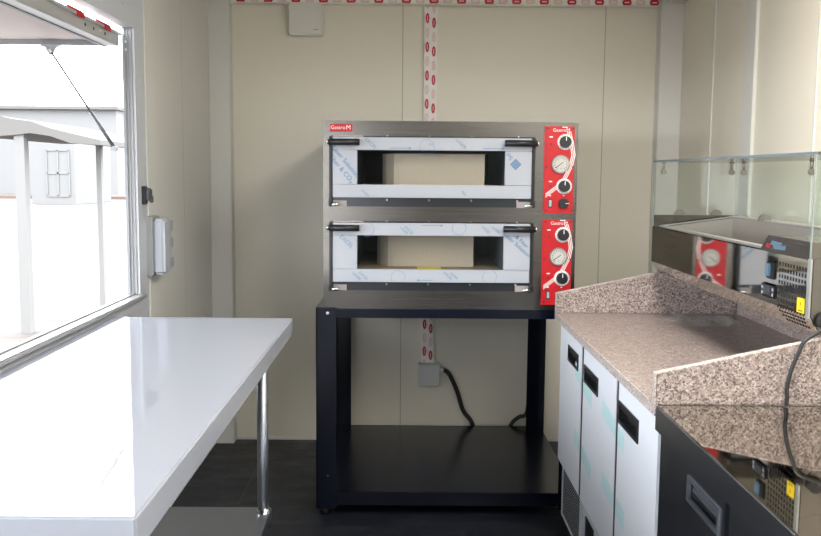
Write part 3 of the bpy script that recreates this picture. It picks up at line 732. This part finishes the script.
# perforated panel: dark slots
g = MB()
g.box(TX-0.0012, TX, 1.834, 1.984, 0.997, 1.102, m_steelh)
for r in range(8):
    for c in range(10):
        y = 1.972-c*0.0142; z = 1.088-r*0.0135
        g.box(TX-0.0018, TX-0.0010, y-0.0030, y+0.0030, z-0.0040, z+0.0040, m_hole)
g.build('vent_panel', tu)
g = MB()
nrm = Vector((TB-TBEND, 0, -0.022)).normalized()
for r in range(3):
    for c in range(10):
        y = 1.978-c*0.0135-r*0.008; t0 = 0.22+r*0.24
        if y < 1.85: continue
        a = Vector((TX+0.022*t0, y, TBEND+(TB-TBEND)*t0)); b = Vector((TX+0.022*(t0+0.11), y, TBEND+(TB-TBEND)*(t0+0.11)))
        o = Vector((-0.0008, 0, -0.0005))
        g.prism([a+o-Vector((0, .0028, 0)), a+o+Vector((0, .0028, 0)), b+o+Vector((0, .0028, 0)), b+o-Vector((0, .0028, 0))], (0.0006, 0, 0.0004), m_hole)
g.build('lower_vent', tu)
MB().box(TX-0.004, TX+0.001, 1.818, 1.832, TBEND-0.004, TR+0.0, m_rimst, 0.001).build('corner_strip', tu)
# switch and thermostat
k_ = MB().box(TX-0.004, TX, 1.998, 2.042, 1.048, 1.088, m_blackp, 0.002); k_.build('power_switch', tu)
sw = [o for o in tu.children if o.name.startswith('power_switch')][0]
MB().box(TX-0.009, TX-0.004, 2.014, 2.036, 1.054, 1.083, m_sticker, 0.002).build('rocker', sw)
th = MB().box(TX-0.006, TX, 1.987, 2.062, 1.005, 1.031+0.006, m_blackp, 0.003).build('thermostat', tu)
MB().box(TX-0.0075, TX-0.006, 2.005, 2.045, 1.012, 1.031, m_lcd, 0.001).build('display', th)
bt = MB()
for y in (1.993, 2.051):
    for z in (1.014, 1.026): bt.box(TX-0.0075, TX-0.006, y-0.003, y+0.003, z-0.003, z+0.003, m_greyp)
bt.build('button', th)
A = U(798.5, 299, 0, TX); B = U(807, 316, 0, TX)
lb = MB().box(TX-0.0035, TX-0.0018, 1.838, 1.873, 0.995, 1.026, m_yellow).build('warning_label', tu)
# caption bars on the label
Ry = Matrix.Rotation(-PI/2, 4, 'Z') @ Matrix.Rotation(PI/2, 4, 'X')
text_mesh('label_symbol', '?', 0.014, Matrix.Translation((TX-0.0038, 1.8555, 1.012)) @ Ry, m_blackp, lb)
MB().box(TX-0.004, TX-0.0035, 1.846, 1.866, 0.999, 1.001, m_blackp).build('label_symbol', lb)
# end panel fittings
MB().cyl((0.905, TY0-0.016, 1.075), (0.905, TY0-0.004, 1.075), 0.012, m_greyp).build('end_knob', tu)
MB().cyl((0.868, TY0-0.016, 0.985), (0.868, TY0-0.004, 0.985), 0.017, m_rubber, n=20).build('cable_grommet', tu)
# glass guard
GT = 1.332; GXF, GXB = TX-0.004, 1.112; gt = 0.006
g = MB().box(GXF, GXB, 1.815, TY1-0.004, GT-gt, GT, m_glass); tp_ = g.build('top_glass', tu)
MB().box(GXF-0.0015, GXF, 1.815, TY1-0.004, GT-gt, GT, m_glassedge).box(GXB, GXB+0.0015, 1.815, TY1-0.004, GT-gt, GT, m_glassedge).build('polished_edge', tp_)
for (y, cl) in ((TY1-0.012, 'far'), (1.815, 'near')):
    z0 = TR+0.002 if cl == 'far' else HZ
    p_ = MB().prism([(GXF, y, tz(GXF)+0.004 if cl == 'far' else HZ), (GXF, y, GT-gt), (GXB, y, GT-gt), (GXB, y, TBK+0.006)], (0, gt, 0), m_glass).build('end_glass', tu)
    MB().box(GXF-0.0015, GXF, y, y+gt, tz(GXF)+0.004 if cl == 'far' else TR-0.10, GT-gt, m_glassedgel).build('polished_edge', p_)
p_ = MB().box(GXB-0.006, GXB, 1.85, TY1-0.014, TBK+0.006, GT-gt, m_glass).build('back_glass', tu)
# far raised ledge
MB().prism([(TX, TY1-0.016, TR), (XBK, TY1-0.016, TBK), (XBK, TY1-0.016, 1.150), (TX, TY1-0.016, 1.150)], (0, 0.003, 0), m_steel).build('end_ledge', tu)
def clamp(x, y, z, top):
    g = MB()
    if top: g.cyl((x, y, z-0.028), (x, y, z), 0.0045, m_clamp, n=14).cyl((x, y-0.008, z-0.032), (x, y+0.004, z-0.032), 0.009, m_clamp, n=18).box(x-0.008, x+0.008, y-0.008, y+0.004, z-0.002, z+0.004, m_clamp, 0.001)
    else:
        n = 10; pts = [(x+0.019*math.cos(PI*k/n), y-0.012, z+0.020*math.sin(PI*k/n)) for k in range(n+1)]
        g.prism(pts, (0, 0.010, 0), m_clamp)
        g.cyl((x, y-0.015, z+0.009), (x, y-0.011, z+0.009), 0.006, m_clamp, n=14)
    g.build('glass_clamp', tu)
yc = TY1-0.018
for px in (679, 715.5): q = U(px, 212, 1, yc); clamp(q.x, yc, 1.150, False)
q = U(664, 163, 1, yc); clamp(q.x, yc, GT-gt, True)
q = U(732, 163, 1, yc); clamp(q.x, yc, GT-gt, True)
q = U(744, 163, 0, GXB-0.014); clamp(GXB-0.014, q.y, GT-gt, True)
q = U(764, 212, 0, GXB-0.02); clamp(GXB-0.02, q.y, TBK, False)
q = U(812, 163, 0, GXB-0.014); clamp(GXB-0.014, q.y, GT-gt, True)

# cable from the unit
q = [Vector((0.868, TY0-0.012, 0.985)), Vector((0.868, 1.800, 0.975)), U(806, 340, 1, 1.783), U(799, 352, 1, 1.780), U(791, 371, 1, 1.780), U(787, 389, 1, 1.782), Vector((0.787, 1.787, 0.83)), Vector((0.787, 1.789, 0.8135))]
tag(MB().tube(q, 0.0042, m_rubber).build('power_cable'), 'thin black cable hanging over the near granite upstand', 'cable')

# ================================================================= STAINLESS FRIDGE COUNTER (near right)
fc = empty('fridge_counter', (0.85, 1.2, 0), 'dark stainless undercounter fridge with mirror-like worktop in the right foreground', 'counter')
FY0, FY1 = 0.55, GY0-0.003
MB().box(0.521, XR-0.06, FY0, FY1, GZ-0.004, GZ, m_counter, 0.0015).build('worktop', fc)
MB().box(0.519, 0.5225, FY0, FY1, GZ-0.052, GZ-0.002, m_doorst, 0.001).build('front_lip', fc)
MB().box(0.58, XR-0.07, FY0+0.005, FY1-0.002, 0.11, GZ-0.004, m_doorst).build('body', fc)
A = U(731, 500, 0, 0.535).y
for (y0, y1, hy0, hy1) in ((A+0.010, FY1-0.008, 1.44, 1.60), (FY0+0.01, A-0.010, FY0+0.2, FY0+0.36)):
    hz0, hz1 = 0.683, 0.724
    d_ = MB().plate((y0, y1), (0.315, GZ-0.056), [(hy0, hy1, hz0, hz1)], 0.530, 0.556, 0, m_doorst).build('door', fc)
    MB().plate((hy0-0.004, hy1+0.004), (hz0-0.004, hz1+0.004), [(hy0+0.004, hy1-0.004, hz0+0.004, hz1-0.004)], 0.527, 0.533, 0, m_leg).box(0.552, 0.556, hy0, hy1, hz0, hz1, m_rubber).box(0.536, 0.550, hy0+0.002, hy1-0.002, hz0+0.012, hz0+0.028, m_leg, 0.004).build('handle', d_)
MB().box(0.545, 0.58, FY0+0.01, FY1-0.002, 0.115, 0.308, m_doorst).build('lower_panel', fc)
for (x, y) in ((0.63, 0.65), (1.06, 0.65), (0.63, 1.68), (1.06, 1.68)):
    c = MB().cyl((x, y, 0.085), (x, y, 0.112), 0.018, m_leg).build('caster', fc)
    MB().cyl((x-0.014, y, 0.043), (x+0.014, y, 0.043), 0.043, m_rubber).build('wheel', c)

# ================================================================= OUTSIDE
GZO = -0.55
m_gravel = mat('pale_ground', (0.66, 0.62, 0.58), 0.9)
_v = coords(m_gravel, (0.2, 0.9, 1)); _n = noise(m_gravel, _v, 0.9, 8, 0.7)
L(m_gravel, ramp(m_gravel, _n, [(0.40, (0.062, 0.050, 0.044)), (0.5, (0.084, 0.077, 0.073)), (0.60, (0.112, 0.110, 0.109))]), bsdf(m_gravel).inputs['Base Color'])
tag(MB().box(-90, 40, -40, 110, GZO-0.1, GZO, m_gravel).build('ground'), kind='structure')
m_shed = mat('weathered_roof', (0.105, 0.10, 0.095), 0.9)
m_shedw = mat('pale_wall', (0.15, 0.15, 0.15), 0.8)
m_post = mat('pale_post', (0.15, 0.147, 0.143), 0.7)
P0 = U(24, 334, 2, GZO)
cpy = P0.y
cp_ = empty('carport', (P0.x, cpy, GZO), 'pale lean-to carport with sagging roof outside the window', 'carport')
q = U(20, 122, 1, cpy)
def car(px, py, y): return U(px, py, 1, y)
MB().box(q.x-0.09, q.x+0.02, cpy+0.03, cpy+0.15, GZO, q.z, m_post).build('post', cp_)
q2 = car(98, 145, cpy+1.0); MB().box(q2.x-0.03, q2.x+0.03, cpy+1, cpy+1.08, GZO, q2.z+0.0, m_post).build('post', cp_)
rf = MB(); n = 12; pts = [(-30, 112), (0, 116), (14, 119), (30, 121), (50, 128), (70, 133), (100, 140)]
lowp = [(-30, 136), (0, 136), (14, 135), (30, 133), (50, 136), (70, 143), (100, 145)]
poly = [car(a, b, cpy) for a, b in pts]+[car(a, b, cpy) for a, b in lowp[::-1]]
rf.prism(poly, (0, 2.6, 0), m_shed); rf.build('roof', cp_)
m_hut = m_shedw
hb = empty('white_hut', (0, 0, 0), 'white low outbuilding with a paned opening behind the carport', 'building')
a, b = U(40, 204, 2, GZO), U(104, 204, 2, GZO); yh = a.y
p1, p2 = U(30, 142, 1, yh), U(74, 142, 1, yh); hb.location = (p1.x, yh, GZO)
MB().box(p1.x, p2.x, yh, yh+6, GZO, p1.z, m_shedw).build('wall', hb)
g = MB(); a1, b1 = U(46, 150, 1, yh), U(70, 196, 1, yh); w_ = (b1.x-a1.x)
for x in (a1.x, a1.x+w_*0.5, b1.x): g.box(x-0.05, x+0.05, yh-0.05, yh, b1.z, a1.z, m_post)
for z in (a1.z, (a1.z+b1.z)/2, b1.z): g.box(a1.x, b1.x, yh-0.05, yh, z-0.05, z+0.05, m_post)
g.build('opening_frame', hb)
yw = U(60, 199, 2, GZO).y
a1 = U(-60, 195, 1, yw); b1 = U(130, 201, 1, yw)
tag(MB().box(a1.x, b1.x, yw, yw+0.4, GZO, a1.z, mat('brown_bank', (0.13, 0.09, 0.075), 0.9)).build('low_wall'), 'low reddish-brown boundary wall beyond the pale ground', 'wall')
yl = 72.0
a1 = U(-80, 97, 1, yl); b1 = U(116, 110, 1, yl)
lb_ = empty('long_building', (a1.x, yl, GZO), 'long pale building with flat roof line far outside the window', 'building')
MB().box(a1.x, b1.x, yl, yl+8, GZO, b1.z, m_shedw).build('wall', lb_)
MB().box(a1.x-0.5, b1.x+0.3, yl-0.5, yl+8, b1.z, b1.z+0.25, m_shed).build('roof', lb_)

# ================================================================= LIGHT
w = D.worlds.new('world'); bpy.context.scene.world = w; w.use_nodes = True
bg = w.node_tree.nodes['Background']
bg.inputs['Color'].default_value = (0.93, 0.965, 1.0, 1); bg.inputs['Strength'].default_value = 4.5
def portal(name, loc, rot, sx_, sy_):
    l = D.lights.new(name, 'AREA'); l.shape = 'RECTANGLE'; l.size = sx_; l.size_y = sy_
    l.cycles.is_portal = True
    o = D.objects.new(name, l); C.objects.link(o); o.location = loc; o.rotation_euler = rot; return o
portal('window_daylight', (XL-0.03, (WY0+WY1)/2, (WZ0+WZ1)/2), (0, -PI/2, 0), WZ1-WZ0, WY1-WY0)
portal('added_rear_opening', (-0.685, YF-0.055, 0.91), (PI/2, 0, 0), 0.37, 1.78)  # portal of the rear opening added for light from behind
portal('added_side_opening', (XR+0.055, -1.45, 0.96), (0, PI/2, 0), 1.88, 0.9)  # portal of the added side opening
# unseen ceiling panel, added to brighten the interior
FILL = 6.4
lm = empty('added_fill_panel', (0.7, 0.6, ZC), 'added fill panel on the ceiling, out of view', 'fill light')
MB().box(0.44, 0.96, -0.5, 2.5, ZC-0.03, ZC, m_whitep, 0.005).build('housing', lm)
m_fill = mat('fill_diffuser', (0.9, 0.9, 0.9), 0.4)
bsdf(m_fill).inputs['Emission Color'].default_value = (1.0, 0.95, 0.88, 1); bsdf(m_fill).inputs['Emission Strength'].default_value = FILL
MB().box(0.45, 0.95, -0.49, 2.49, ZC-0.06, ZC-0.03, m_fill, 0.01).build('diffuser', lm)

sc = bpy.context.scene
sc.cycles.max_bounces = 10; sc.cycles.diffuse_bounces = 5; sc.cycles.glossy_bounces = 5; sc.cycles.transparent_max_bounces = 16
sc.cycles.caustics_reflective = False; sc.cycles.caustics_refractive = False
sc.cycles.sample_clamp_indirect = 6.0
vs = sc.view_settings
vs.view_transform = 'Standard'; vs.look = 'None'; vs.gamma = 1; vs.exposure = 1.2; vs.use_curve_mapping = False
